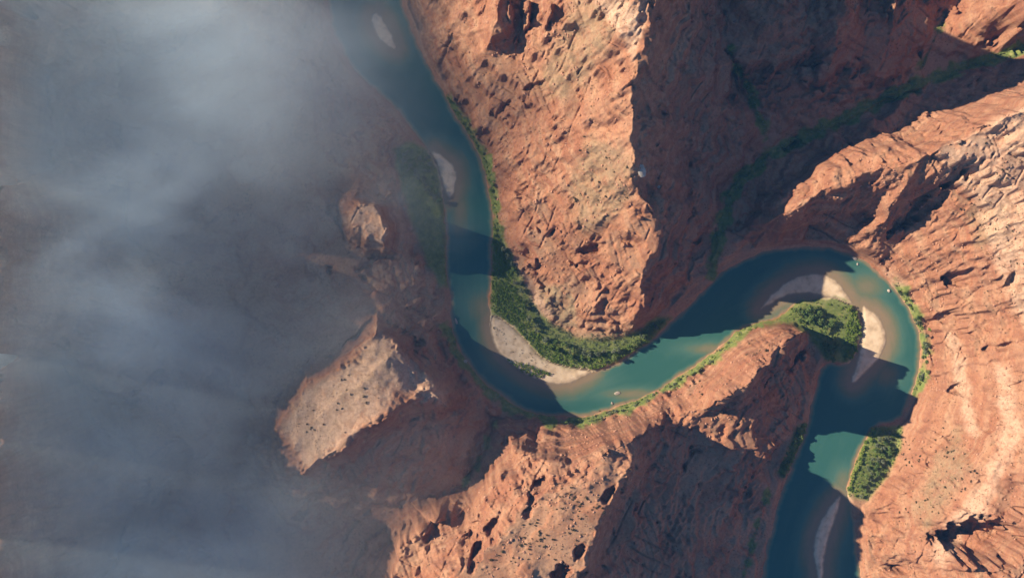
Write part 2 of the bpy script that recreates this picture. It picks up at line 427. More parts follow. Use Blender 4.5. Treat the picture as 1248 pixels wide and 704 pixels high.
def hollow(px, py, hg, rx, ry, rot, depth, edge=0.45, nz=0.85):
    """alcove or knob (negative depth): a steep sided basin, sizes in photo pixels"""
    global H
    cx, cy_ = w(px, py, hg * ZS)
    a = math.radians(rot); k = MPP * (CAM_H - hg * ZS) / CAM_H
    m = (np.abs(X - cx) < 90) & (np.abs(Y - cy_) < 90)
    x = X[m] - cx; y = Y[m] - cy_
    u = (x * math.cos(a) + y * math.sin(a)) / (rx * k); v = (-x * math.sin(a) + y * math.cos(a)) / (ry * k)
    r = np.sqrt(u * u + v * v) + nz * fbm(X[m] / 11, Y[m] / 11, 3, 97) + 0.12 * nz
    H[m] -= depth * sstep(1.0 + edge * 0.5, 1.0 - edge * 0.5, r)
for f in [(1200, 660, 66, 42, 25, 12, 40, 0.5, 0.4), (1166, 676, 50, 15, 11, 30, -20, 0.7, 0.5), (1164, 339, 34, 19, 9, 15, 12), (1154, 386, 26, 13, 6, 35, 7),
          (1108, 262, 45, 24, 10, 55, 12), (723, 303, 52, 15, 6, 15, 8), (712, 322, 46, 9, 5, 15, 6), 
          (657, 99, 68, 16, 4, 10, 5), (614, 130, 40, 13, 4, 45, 4), (1146, 245, 72, 8, 18, -35, 9),
          (1170, 212, 90, 8, 18, -35, 10), (1190, 205, 92, 6, 18, -35, 9), (1228, 345, 62, 6, 14, -25, 8), (1215, 423, 50, 12, 4, 15, 6), (1165, 475, 26, 8, 4, 30, 5),
          (684, 700, 100, 11, 16, -20, 14), (706, 672, 100, 5, 16, -30, 9), (742, 600, 98, 5, 13, -40, 9), (655, 596, 92, 7, 16, -45, 9), (600, 640, 90, 6, 16, -30, 10), (580, 672, 84, 6, 20, -15, 14), (1075, 500, 4, 2, 2, 0, 0), (622, 18, 60, 3, 14, 8, -12), (641, 24, 62, 4, 16, -6, -14), (669, 22, 80, 4, 12, -20, -10)]:
    if f[6]:
        hollow(*f)

# banks, river bed and sandbars
bank = np.minimum(out_d * 0.55, 2.2 + 0.02 * out_d) + 0.5 * fbm(X / 12, Y / 12, 3, 5) * sstep(0, 4, out_d)
wob = out_d + 1.8 * fbm(X / 9, Y / 9, 3, 7) + 3.5 * fbm(X / 38, Y / 38, 2, 8)
H = np.where(wob > 0, np.maximum(np.minimum(H, np.maximum(H * 0 + bank, H * sstep(0.5, 7, out_d))), np.minimum(wob * 0.5, 1.2)), np.maximum(wob * 0.6, -4.5))
sand = np.zeros_like(H); bar_id = np.full(H.shape, -1, np.int16)
for bi, bw in enumerate(bars_w):
    d = sdist(X, Y, bw, 30) + 1.0 * fbm(X / 8, Y / 8, 3, 121 + bi)
    prof = np.where(d > 0, np.minimum(d * 0.22, 0.9) + 0.15 * gnoise(X / 5, Y / 5, 131), d * 0.13)
    near = (d > -27) & ((H < 1.6) | (d > 0))
    H = np.where(near, np.maximum(prof, np.where(d > 0, np.minimum(H, prof), H)), H)
    sand = np.maximum(sand, sstep(-14, 1, d))
    bar_id[d > 0] = bi
# shallows that colour the water: wide shelf round the bars
shelf = np.zeros_like(H)
for px, py, rx, ry in [(590, 375, 22, 26), (705, 462, 38, 14), (560, 255, 14, 40), (1055, 350, 26, 20), (1080, 455, 20, 20), (1030, 590, 16, 22), (560, 200, 12, 20), (640, 462, 30, 8), (775, 480, 50, 9), (870, 425, 40, 9)]:
    cx, cy_ = w(px, py)
    shelf = np.maximum(shelf, np.exp(-(((X - cx) / (rx * MPP)) ** 2 + ((Y - cy_) / (ry * MPP)) ** 2)))
# plateau beyond what the photograph shows
far = sstep(560, 900, np.maximum(np.abs(X), np.abs(Y) * 1.35))
H = H * (1 - far) + np.maximum(8, 70 + 60 * fbm(X / 400, Y / 400, 4, 201) + 25 * ridged(X / 160, Y / 160, 3, 207)) * far
H = H.astype(F)

def ground(x, y):
    i = int(np.clip(np.searchsorted(GX, x) - 1, 0, len(GX) - 2)); j = int(np.clip(np.searchsorted(GY, y) - 1, 0, len(GY) - 2))
    tx = (x - GX[i]) / (GX[i + 1] - GX[i]); ty = (y - GY[j]) / (GY[j + 1] - GY[j])
    return float((H[j, i] * (1 - tx) + H[j, i + 1] * tx) * (1 - ty) + (H[j + 1, i] * (1 - tx) + H[j + 1, i + 1] * tx) * ty)

def unpx(px, py, it=6):
    """where the photograph's pixel meets the land"""
    h = 0.0
    for _ in range(it):
        x, y = w(px, py, h); h = 0.4 * h + 0.6 * max(0.0, ground(x, y))
    x, y = w(px, py, h)
    return x, y, ground(x, y)

# photo pixel of every grid point (used only to read colour patches of the ground back from where they lie)
KP = CAM_H / (MPP * (CAM_H - H))
PX = X * KP + PW / 2; PY = PH / 2 - Y * KP

# ------------------------------------------------------------------ ground colour maps
hy_, hx_ = np.gradient(H, GY, GX)
slope = np.sqrt(hx_ ** 2 + hy_ ** 2).astype(F)
def blob(poly, soft=6, nz=6, s=0):
    wp = [(p[0], p[1]) for p in poly]
    d = sdist(PX.astype(F), PY.astype(F), wp, 60) + nz * fbm(X / 14, Y / 14, 3, 400 + s)
    return sstep(-soft, soft, d)
veg = np.zeros_like(H)
for i, f in enumerate(FLATS):
    veg = np.maximum(veg, blob(f[0], 4, 4, i))
VEGSTRIPS = [  # narrow green margins: centre line, half width in px
    ([(545, 118), (566, 150), (588, 188), (600, 222), (606, 262), (604, 300)], 5),
    ([(684, 513), (722, 511), (755, 500), (797, 481), (836, 458), (872, 434), (902, 407), (925, 394)], 5),
    ([(1092, 346), (1108, 366), (1122, 398), (1127, 430), (1122, 462), (1114, 476)], 6),
    ([(870, 335), (880, 270), (897, 228), (936, 188), (988, 163), (1062, 129), (1132, 97), (1185, 80), (1250, 58)], 8),
    ([(888, 60), (920, 128), (936, 168)], 5), ([(545, 400), (560, 432), (592, 470), (630, 500), (675, 514)], 7), ([(1122, 85), (1145, 34)], 1),
    ([(935, 600), (920, 650), (905, 704)], 2), ([(604, 512), (592, 545), (565, 590)], 2)]
for ln, hw in VEGSTRIPS:
    d = hw - seg_dist(PX.astype(F), PY.astype(F), ln, False) + 11 * fbm(X / 15, Y / 15, 4, 444)
    veg = np.maximum(veg, sstep(-3, 3, d))
veg *= (H > 0.3)
grey = blob([(655, 350), (690, 345), (705, 372), (702, 398), (680, 395), (660, 370)], 5, 5, 31)          # olive scree at the spur's foot
for i, p in enumerate([[(600, 290), (640, 330), (660, 380), (700, 405), (770, 402), (790, 415), (740, 428), (690, 420), (650, 390), (620, 330)],
                       [(695, 215), (720, 165), (770, 190), (770, 240), (750, 262), (720, 290), (700, 270)], [(700, 0), (760, 0), (740, 60), (690, 120), (650, 110)],
                       [(1150, 545), (1170, 520), (1180, 570), (1130, 650), (1110, 620)], [(970, 366), (1020, 366), (1036, 386), (1020, 420), (1000, 395)],
                       [(1180, 260), (1230, 240), (1230, 290), (1190, 300)], [(345, 520), (375, 470), (420, 450), (465, 410), (490, 450), (440, 500), (380, 560)]]):
    grey = np.maximum(grey, 0.75 * blob(p, 9, 9, 32 + i))
pale = blob([(722, 0), (790, 0), (786, 30), (772, 75), (762, 50), (740, 25)], 5, 5, 51)
for i, p in enumerate([[(1140, 185), (1248, 130), (1260, 420), (1215, 330), (1185, 240), (1150, 210)], [(1152, 405), (1166, 405), (1182, 480), (1192, 530), (1180, 530), (1165, 470)],
                       [(1210, 440), (1230, 450), (1248, 530), (1215, 590), (1200, 630), (1150, 640), (1195, 590), (1222, 520)], [(640, 335), (650, 340), (672, 385), (665, 392), (648, 365)],
                       [(1130, 670), (1160, 640), (1180, 640), (1150, 700)], [(1080, 330), (1096, 340), (1116, 372), (1128, 400), (1112, 385), (1085, 350)],
                       [(460, 400), (490, 430), (545, 480), (540, 495), (505, 480), (480, 470)], [(345, 525), (378, 472), (420, 452), (465, 402), (495, 440), (470, 500), (410, 545), (375, 572)], [(418, 268), (440, 244), (462, 248), (476, 285), (462, 308), (440, 290)]]):
    pale = np.maximum(pale, 0.8 * blob(p, 6, 7, 52 + i))
sand = np.maximum(sand, 0.0)

# ------------------------------------------------------------------ materials
def nt(name):
    m = bpy.data.materials.new(name); m.use_nodes = True
    t = m.node_tree
    return m, t, t.nodes, t.links, t.nodes['Principled BSDF']

def N(t, typ, **kw):
    n = t.nodes.new(typ)
    for k, v in kw.items():
        if k in ('loc',): continue
        if hasattr(n, k) and not k.startswith('i_'): setattr(n, k, v)
    return n

def noise(t, vec, scale, detail=4, rough=0.55, dist=0.0):
    n = t.nodes.new('ShaderNodeTexNoise')
    n.inputs['Scale'].default_value = scale; n.inputs['Detail'].default_value = detail
    n.inputs['Roughness'].default_value = rough; n.inputs['Distortion'].default_value = dist
    t.links.new(vec, n.inputs['Vector'])
    return n.outputs['Fac']

def ramp(t, fac, stops):
    r = t.nodes.new('ShaderNodeValToRGB')
    e = r.color_ramp.elements
    while len(e) < len(stops): e.new(0.5)
    for el, (p, c) in zip(e, stops):
        el.position = p; el.color = (c[0], c[1], c[2], 1) if not isinstance(c, (int, float)) else (c, c, c, 1)
    t.links.new(fac, r.inputs['Fac'])
    return r.outputs['Color']

def mix(t, a, b, fac, mode='MIX'):
    m = t.nodes.new('ShaderNodeMix'); m.data_type = 'RGBA'; m.blend_type = mode
    for sock, v in ((m.inputs[0], fac), (m.inputs[6], a), (m.inputs[7], b)):
        if isinstance(v, (int, float)): sock.default_value = v
        elif isinstance(v, tuple): sock.default_value = (v[0], v[1], v[2], 1)
        else: t.links.new(v, sock)
    return m.outputs[2]

def math_n(t, op, a, b=0.0, clamp=False):
    m = t.nodes.new('ShaderNodeMath'); m.operation = op; m.use_clamp = clamp
    for s, v in zip(m.inputs, (a, b)):
        if isinstance(v, (int, float)): s.default_value = v
        else: t.links.new(v, s)
    return m.outputs[0]

def attr(t, name):
    a = t.nodes.new('ShaderNodeAttribute'); a.attribute_name = name
    return a.outputs['Fac']

def rock_material():
    m, t, n, l, bsdf = nt('canyon rock')
    pos = n.new('ShaderNodeNewGeometry').outputs['Position']
    big = noise(t, pos, 0.012, 5, 0.6)
    mid = noise(t, pos, 0.06, 6, 0.62, 0.6)
    fine = noise(t, pos, 0.45, 5, 0.7)
    base = ramp(t, mid, [(0.28, (0.261, 0.099, 0.049)), (0.40, (0.348, 0.146, 0.073)), (0.53, (0.403, 0.201, 0.107)), (0.70, (0.466, 0.273, 0.158))])
    # beds seen edge on
    sx = n.new('ShaderNodeMapping'); sx.inputs['Scale'].default_value = (0.006, 0.006, 0.11)
    l.new(pos, sx.inputs['Vector'])
    beds = noise(t, sx.outputs[0], 1.0, 4, 0.65, 0.3)
    bedc = ramp(t, beds, [(0.32, (0.261, 0.087, 0.043)), (0.48, (0.356, 0.150, 0.075)), (0.56, (0.427, 0.237, 0.134)), (0.68, (0.284, 0.103, 0.051))])
    col = mix(t, base, bedc, ramp(t, big, [(0.38, 0.35), (0.62, 0.85)]))
    # steep faces wear dark desert varnish in streaks, gentle benches carry tan dust
    vs_m = n.new('ShaderNodeMapping'); vs_m.inputs['Scale'].default_value = (0.16, 0.16, 0.02); l.new(pos, vs_m.inputs['Vector'])
    streak = ramp(t, noise(t, vs_m.outputs[0], 1.0, 5, 0.65), [(0.35, 0.25), (0.6, 1.0)])
    col = mix(t, col, (0.182, 0.067, 0.040), math_n(t, 'MULTIPLY', math_n(t, 'MULTIPLY', attr(t, 'steep'), streak), 0.6))
    col = mix(t, col, (0.395, 0.229, 0.130), math_n(t, 'MULTIPLY', attr(t, 'gentle'), ramp(t, noise(t, pos, 0.03, 5, 0.65), [(0.4, 0.05), (0.6, 0.75)])))
    # dusty olive-grey scrub ground on gentle ground
    gm = n.new('ShaderNodeMix')
    g2 = math_n(t, 'MULTIPLY', attr(t, 'grey'), ramp(t, noise(t, pos, 0.11, 4, 0.65), [(0.32, 0.25), (0.58, 1.0)]))
    n.remove(gm)
    col = mix(t, col, mix(t, (0.237, 0.166, 0.091), (0.316, 0.225, 0.126), fine), g2)
    p2 = math_n(t, 'MULTIPLY', attr(t, 'pale'), ramp(t, noise(t, pos, 0.13, 4, 0.6, 0.8), [(0.3, 0.2), (0.55, 1.0)]))
    col = mix(t, col, mix(t, (0.474, 0.284, 0.174), (0.553, 0.379, 0.253), fine), p2)
    col = mix(t, col, (0.37, 0.265, 0.20), math_n(t, 'MULTIPLY', noise(t, pos, 0.02, 4, 0.6), 0.16))
    # speckle: small stones, desert varnish, low scrub
    v = n.new('ShaderNodeTexVoronoi'); v.inputs['Scale'].default_value = 0.34; l.new(pos, v.inputs['Vector'])
    spk = math_n(t, 'MULTIPLY', ramp(t, v.outputs['Distance'], [(0.12, 1.0), (0.30, 0.0)]), ramp(t, noise(t, pos, 0.05, 3), [(0.48, 0.0), (0.6, 0.7)]))
    col = mix(t, col, (0.103, 0.059, 0.028), spk)
    col = mix(t, col, ramp(t, fine, [(0.25, 0.62), (0.5, 1.0), (0.75, 1.22)]), 0.8, 'MULTIPLY')
    # sand
    sfine = noise(t, pos, 0.12, 6, 0.6)
    sandc = ramp(t, sfine, [(0.3, (0.50, 0.36, 0.22)), (0.5, (0.72, 0.54, 0.345)), (0.72, (0.82, 0.65, 0.44))])
    sandc = mix(t, sandc, (0.22, 0.165, 0.11), math_n(t, 'MULTIPLY', attr(t, 'wet'), 0.85))
    col = mix(t, col, sandc, attr(t, 'sand'))
    # green ground cover on the flood plain
    vn = noise(t, pos, 0.16, 6, 0.7)
    vegc = ramp(t, vn, [(0.3, (0.06, 0.09, 0.022)), (0.5, (0.14, 0.19, 0.045)), (0.66, (0.24, 0.24, 0.08)), (0.8, (0.34, 0.27, 0.14))])
    col = mix(t, col, vegc, math_n(t, 'MULTIPLY', attr(t, 'veg'), 0.92))
    l.new(col, bsdf.inputs['Base Color'])
    bsdf.inputs['Roughness'].default_value = 0.92
    bsdf.inputs['Specular IOR Level'].default_value = 0.15
    b1 = n.new('ShaderNodeBump'); b1.inputs['Strength'].default_value = 0.35; b1.inputs['Distance'].default_value = 1.6
    hmix = math_n(t, 'MULTIPLY', noise(t, pos, 0.33, 7, 0.72, 0.4), math_n(t, 'SUBTRACT', 1.0, attr(t, 'sand')))
    l.new(hmix, b1.inputs['Height'])
    l.new(b1.outputs[0], bsdf.inputs['Normal'])
    return m

def water_material():
    m, t, n, l, bsdf = nt('turbid river water')
    pos = n.new('ShaderNodeNewGeometry').outputs['Position']
    d = math_n(t, 'ADD', attr(t, 'shallow'), math_n(t, 'MULTIPLY', math_n(t, 'SUBTRACT', noise(t, pos, 0.05, 4, 0.6, 1.0), 0.5), 0.22))
    cmb = n.new('ShaderNodeCombineXYZ'); sp = n.new('ShaderNodeSeparateXYZ'); l.new(pos, sp.inputs[0])
    l.new(math_n(t, 'MULTIPLY', attr(t, 'shore'), 0.16), cmb.inputs[0])
    l.new(math_n(t, 'MULTIPLY', sp.outputs[0], 0.012), cmb.inputs[1]); l.new(math_n(t, 'MULTIPLY', sp.outputs[1], 0.012), cmb.inputs[2])
    flow = noise(t, cmb.outputs[0], 1.0, 5, 0.6, 0.6)
    d = math_n(t, 'ADD', d, math_n(t, 'MULTIPLY', math_n(t, 'SUBTRACT', flow, 0.5), 0.35))
    col = ramp(t, d, [(0.0, (0.040, 0.128, 0.104)), (0.33, (0.075, 0.165, 0.126)), (0.62, (0.15, 0.175, 0.105)), (0.95, (0.27, 0.20, 0.12))])
    l.new(col, bsdf.inputs['Base Color'])
    bsdf.inputs['Roughness'].default_value = 0.16
    bsdf.inputs['IOR'].default_value = 1.33
    b = n.new('ShaderNodeBump'); b.inputs['Strength'].default_value = 0.3; b.inputs['Distance'].default_value = 0.4
    l.new(noise(t, pos, 0.5, 4, 0.6, 0.5), b.inputs['Height'])
    l.new(b.outputs[0], bsdf.inputs['Normal'])
    return m

ROCK = rock_material()
WATER = water_material()

# ------------------------------------------------------------------ land objects cut from the one sheet
nyg, nxg = H.shape
cxm = slice(0, nxg - 1); 
PXc = PX[:-1, :-1]; PYc = PY[:-1, :-1]
region = np.zeros((nyg - 1, nxg - 1), np.int16)
HILLS = [
    (1, 'spur_hill', 'red rock spur with a sharp crest, wrapped by the river bend', [(488, -40), (520, 75), (556, 142), (594, 215), (603, 300), (618, 300), (640, 345), (660, 385), (706, 412), (748, 414), (780, 402), (810, 384), (850, 330), (860, 250), (878, 180), (870, 100), (860, 0), (850, -40)]),
    (2, 'ridge_hill', 'orange ridge with a speckled flat crest south of the river bend', [(470, 760), (470, 650), (530, 625), (590, 600), (600, 545), (640, 525), (700, 513), (760, 500), (840, 456), (905, 406), (945, 396), (985, 402), (1000, 450), (984, 520), (945, 620), (900, 640), (880, 760)]),
    (3, 'butte_hill', 'sunlit tan butte rising out of the smoke beside the shaded river bank', [(330, 520), (370, 455), (415, 430), (465, 385), (500, 425), (560, 480), (565, 520), (500, 560), (400, 620), (350, 590)]),
    (4, 'promontory_hill', 'narrow orange promontory ridge between the side canyon and the river loop', [(925, 270), (960, 225), (1000, 200), (1050, 165), (1150, 150), (1200, 110), (1300, 60), (1300, 130), (1180, 190), (1124, 226), (1096, 298), (1056, 306), (1000, 297), (940, 300)]),
    (5, 'sandstone_hill', 'pale orange sandstone slope with wash streaks above the outer river bank', [(1056, 306), (1096, 298), (1124, 226), (1180, 190), (1300, 130), (1340, 400), (1340, 760), (1050, 760), (1045, 640), (1060, 610), (1100, 545), (1100, 515), (1122, 465), (1126, 430), (1120, 398), (1100, 360)]),
    (6, 'rim_hill', 'hazy canyon rim behind the drifting smoke', [(-400, -300), (60, -300), (60, 900), (-400, 900)]),
]
for rid, nm, lb, poly in HILLS:
    region[inside(PXc, PYc, poly)] = rid
bar_c = bar_id[:-1, :-1]
region[(bar_c >= 0)] = 20 + bar_c[bar_c >= 0]

idx = np.arange(nyg * nxg).reshape(nyg, nxg)
quads = np.stack([idx[:-1, :-1], idx[:-1, 1:], idx[1:, 1:], idx[1:, :-1]], -1).reshape(-1, 4)
co = np.stack([X, Y, H], -1).reshape(-1, 3).astype(F)
nrm = np.stack([-hx_, -hy_, np.ones_like(hx_)], -1).reshape(-1, 3)
nrm /= np.linalg.norm(nrm, axis=1, keepdims=True)
ss = slope.copy()
for _ in range(2):
    q = np.pad(ss, 1, mode='edge'); ss = (q[:-2, 1:-1] + q[2:, 1:-1] + q[1:-1, :-2] + q[1:-1, 2:] + q[1:-1, 1:-1]) / 5
steep = sstep(0.75, 1.7, ss)
gentle = sstep(0.55, 0.2, ss)
wet = sand * sstep(0.55, 0.1, H)
maps = {'steep': steep, 'gentle': gentle, 'wet': wet, 'sand': sand, 'veg': veg, 'grey': grey, 'pale': pale}

def sheet(name, q, co_all, mat, attrs, normals=None):
    used, inv = np.unique(q.ravel(), return_inverse=True)
    me = bpy.data.meshes.new(name)
    me.vertices.add(len(used)); me.vertices.foreach_set('co', co_all[used].ravel())
    nq = len(q)
    me.loops.add(nq * 4); me.loops.foreach_set('vertex_index', inv.astype(np.int32))
    me.polygons.add(nq); me.polygons.foreach_set('loop_start', np.arange(0, nq * 4, 4, dtype=np.int32))
    me.update(calc_edges=True)
    me.polygons.foreach_set('use_smooth', np.ones(nq, bool))
    for k, a in attrs.items():
        at = me.attributes.new(k, 'FLOAT', 'POINT'); at.data.foreach_set('value', a.ravel()[used].astype(F))
    if normals is not None:
        me.normals_split_custom_set_from_vertices(normals[used])
    me.materials.append(mat)
    ob = bpy.data.objects.new(name, me); COL.objects.link(ob)
    return ob

def tag(o, label=None, cat=None, group=None, kind=None):
    if label: o['label'] = label
    if cat: o['category'] = cat
    if group: o['group'] = group
    if kind: o['kind'] = kind
    return o

rf = region.ravel()
tag(sheet('terrain', quads[rf == 0], co, ROCK, maps, nrm), 'shaded canyon floor, side canyon and benches of red rock', 'terrain', kind='structure')
for rid, nm, lb, poly in HILLS:
    tag(sheet(nm, quads[rf == rid], co, ROCK, maps, nrm), lb, 'hill', kind='structure')
for bi, (lb, _) in enumerate(BARS):
    q = quads[rf == 20 + bi]
    if len(q): tag(sheet('sandbar_beach', q, co, ROCK, maps, nrm), lb, 'sandbar', kind='structure')

# river surface: the water fills the carved bed
wet = (H[:-1, :-1] < 0.6) & (riv_d[:-1, :-1] > -12)
step2 = 1
shallow = np.clip(np.maximum(sstep(-3.4, 0.1, H), shelf * 0.78), 0, 1)
cow = co.copy(); cow[:, 2] = 0.0
river = sheet('river', quads[wet.ravel()], cow, WATER, {'shallow': shallow, 'shore': riv_d})
tag(river, 'teal green river winding through the canyon in an S bend', 'river', kind='structure')

# ------------------------------------------------------------------ plants
def leaf_material(name, c1, c2, c3):
    m, t, n, l, bsdf = nt(name)
    oi = n.new('ShaderNodeObjectInfo').outputs['Random']
    pos = n.new('ShaderNodeNewGeometry')
    f = math_n(t, 'ADD', math_n(t, 'MULTIPLY', noise(t, pos.outputs['Position'], 0.35, 3), 0.75), math_n(t, 'MULTIPLY', oi, 0.35))
    l.new(ramp(t, f, [(0.25, c1), (0.55, c2), (0.8, c3)]), bsdf.inputs['Base Color'])
    bsdf.inputs['Roughness'].default_value = 0.7
    bsdf.inputs['Specular IOR Level'].default_value = 0.2
    tr = n.new('ShaderNodeBsdfTranslucent'); mx = n.new('ShaderNodeMixShader'); mx.inputs[0].default_value = 0.35
    l.new(bsdf.inputs['Base Color'].links[0].from_socket, tr.inputs['Color'])
    l.new(bsdf.outputs[0], mx.inputs[1]); l.new(tr.outputs[0], mx.inputs[2]); l.new(mx.outputs[0], n['Material Output'].inputs['Surface'])
    return m
LEAF_TREE = leaf_material('cottonwood leaves', (0.065, 0.115, 0.03), (0.145, 0.215, 0.055), (0.26, 0.30, 0.10))
LEAF_GREY = leaf_material('silvery leaves', (0.11, 0.14, 0.075), (0.19, 0.225, 0.125), (0.27, 0.29, 0.18))
LEAF_WILLOW = leaf_material('willow leaves', (0.13, 0.21, 0.03), (0.25, 0.34, 0.055), (0.38, 0.42, 0.10))
LEAF_DRY = leaf_material('desert shrub leaves', (0.040, 0.042, 0.020), (0.075, 0.072, 0.035), (0.13, 0.115, 0.06))
BARK, t_, n_, l_, b_ = nt('bark')
l_.new(ramp(t_, noise(t_, n_.new('ShaderNodeNewGeometry').outputs['Position'], 3.0, 4), [(0.3, (0.09, 0.06, 0.04)), (0.7, (0.20, 0.15, 0.11))]), b_.inputs['Base Color'])
b_.inputs['Roughness'].default_value = 0.9

def leaf_faces(r, R, hgt, base, lobes, per, leaf):
    """faces of a crown: leaf sprays spread over overlapping clumps, uneven outline"""
    vs_, fs = [], []
    for k in range(lobes):
        a = r.uniform(0, 6.283); d = R * 0.72 * math.sqrt(r.random())
        cx, cy_ = d * math.cos(a), d * math.sin(a)
        cz = base + hgt * r.uniform(0.25, 0.85) * (1 - 0.45 * (d / R) ** 2)
        lr = R * r.uniform(0.24, 0.46)
        for q in range(per):
            u = Vector((r.gauss(0, 1), r.gauss(0, 1), r.gauss(0.35, 1))).normalized()
            p = Vector((cx, cy_, cz)) + u * lr * r.uniform(0.6, 1.05)
            nn = (u + Vector((r.uniform(-.6, .6), r.uniform(-.6, .6), r.uniform(-.2, .6)))).normalized()
            tx = nn.orthogonal().normalized(); ty = nn.cross(tx)
            an = r.uniform(0, 6.283); tx, ty = tx * math.cos(an) + ty * math.sin(an), ty * math.cos(an) - tx * math.sin(an)
            s_ = leaf * r.uniform(0.6, 1.3)
            b = len(vs_)
            vs_ += [p - tx * s_, p + ty * s_ * 0.6, p + tx * s_, p - ty * s_ * 0.6]
            fs.append((b, b + 1, b + 2, b + 3))
    return vs_, fs

def limb_faces(pts, rad, vs_, fs, seg=5):
    b0 = len(vs_)
    for p, rr in zip(pts, rad):
        for k in range(seg):
            a = 6.283 * k / seg
            vs_.append(Vector((p[0] + rr * math.cos(a), p[1] + rr * math.sin(a), p[2])))
    for i in range(len(pts) - 1):
        for k in range(seg):
            a = b0 + i * seg + k; b = b0 + i * seg + (k + 1) % seg
            fs.append((a, b, b + seg, a + seg))

def mesh_of(name, vs_, fs, mat):
    me = bpy.data.meshes.new(name); me.from_pydata([tuple(v) for v in vs_], [], fs); me.materials.append(mat); me.update()
    return me

def tree_meshes(seed, R, hgt, leafmat):
    r = random.Random(seed)
    cv, cf = leaf_faces(r, R, hgt * 0.75, hgt * 0.25, 15, 20, R * 0.17)
    tv, tf = [], []
    limb_faces([(0, 0, -0.6), (0.1, 0.05, hgt * 0.2), (0.15, 0.1, hgt * 0.45)], [0.36, 0.28, 0.2], tv, tf)
    for k in range(4):
        a = 6.283 * k / 4 + r.uniform(-.4, .4)
        limb_faces([(0.12, 0.08, hgt * 0.3), (R * 0.3 * math.cos(a), R * 0.3 * math.sin(a), hgt * 0.5), (R * 0.55 * math.cos(a), R * 0.55 * math.sin(a), hgt * 0.68)], [0.17, 0.12, 0.05], tv, tf, 4)
    return mesh_of('crown', cv, cf, leafmat), mesh_of('trunk', tv, tf, BARK)
TREES = {'dark': [tree_meshes(100 + i, 3.4, 7.0, LEAF_TREE) for i in range(4)], 'grey': [tree_meshes(200 + i, 3.2, 6.5, LEAF_GREY) for i in range(3)],
         'willow': [tree_meshes(300 + i, 2.5, 3.6, LEAF_WILLOW) for i in range(4)]}
def shrub_mesh(seed, leafmat, R=1.5, h=1.5):
    r = random.Random(seed)
    v, f = leaf_faces(r, R, h, 0.0, 7, 12, R * 0.24)
    return mesh_of('shrub', v, f, leafmat)
SHRUBS = [shrub_mesh(400 + i, LEAF_DRY) for i in range(4)]

def put_tree(kind, x, y, s, name, label, cat, group):
    cm, tm = random.choice(TREES[kind])
    z = ground(x, y)
    if z < 0.2: return False
    root = bpy.data.objects.new(name, None); COL.objects.link(root)
    root.empty_display_size = 1
    root.location = (x, y, z); root.rotation_euler = (0, 0, random.uniform(0, 6.28)); root.scale = (s, s, s * random.uniform(0.85, 1.15))
    for nm, me in (('crown', cm), ('trunk', tm)):
        o = bpy.data.objects.new(nm, me); o.parent = root; COL.objects.link(o)
    tag(root, label, cat, group)
    return True

def along(pts, spacing, jit):
    out = []
    for a, b in zip(pts[:-1], pts[1:]):
        L = math.hypot(b[0] - a[0], b[1] - a[1]); n = max(1, int(L / spacing))
        for k in range(n):
            t = (k + random.random()) / n
            out.append((a[0] + (b[0] - a[0]) * t + random.gauss(0, jit), a[1] + (b[1] - a[1]) * t + random.gauss(0, jit)))
    return out

def pt_in(p, poly):
    r = False
    for i in range(len(poly)):
        a, b = poly[i], poly[(i + 1) % len(poly)]
        if (a[1] > p[1]) != (b[1] > p[1]) and p[0] < (b[0] - a[0]) * (p[1] - a[1]) / (b[1] - a[1]) + a[0]: r = not r
    return r

def fill(poly, n, sep=0):
    xs = [p[0] for p in poly]; ys = [p[1] for p in poly]; out = []; tries = 0
    while len(out) < n and tries < n * 60:
        tries += 1
        p = (random.uniform(min(xs), max(xs)), random.uniform(min(ys), max(ys)))
        if pt_in(p, poly) and all((p[0] - q[0]) ** 2 + (p[1] - q[1]) ** 2 > sep * sep for q in out[-80:]): out.append(p)
    return out

def clustered(poly, n, per=7, spread=7):
    out = []
    while len(out) < n:
        c = fill(poly, 1)[0]
        for _ in range(random.randint(1, per)):
            p = (c[0] + random.gauss(0, spread), c[1] + random.gauss(0, spread * 0.8))
            if pt_in(p, poly): out.append(p)
    return out[:n]

BELT = [(612, 300), (622, 318), (633, 345), (639, 368), (646, 388), (660, 405), (676, 416), (697, 427), (718, 430), (736, 428), (753, 425), (772, 418), (789, 406), (802, 394)]
def grove(pts, kinds, size, name, label, cat, group):
    for p in pts:
        x, y, z = unpx(*p)
        kd = random.choice(kinds); sz = random.uniform(*size)
        look = ('big' if sz > (size[0] + size[1]) / 2 else 'small') + {'dark': ' dark green ', 'grey': ' silvery grey-green ', 'willow': ' bright green '}[kd]
        put_tree(kd, x, y, sz, name, look + label, cat, look.strip() + ' ' + group)
grove(along(BELT, 6.5, 1.6), ['dark', 'grey'], (0.75, 1.15), 'cottonwood_tree', 'cottonwood in the tree row along the foot of the spur', 'tree', 'cottonwoods in the row at the foot of the spur')
grove(along([(a + 3, b + 10) for a, b in BELT[5:11]], 8, 3.0), ['dark', 'dark', 'willow'], (0.6, 0.95), 'cottonwood_tree', 'cottonwood in the tree row along the foot of the spur', 'tree', 'cottonwoods in the row at the foot of the spur')
grove(fill([(966, 376), (986, 374), (1000, 382), (1000, 392), (985, 394), (968, 390)], 14, 5) + along([(1000, 386), (1010, 396), (1013, 410), (1013, 424), (1022, 434)], 5, 2.5) + along([(1003, 400), (1007, 428), (1018, 437)], 7, 2), ['dark', 'dark', 'willow'], (0.8, 1.2), 'cottonwood_tree', 'cottonwood in the clump at the ridge end inside the loop', 'tree', 'cottonwoods on the vegetated point')
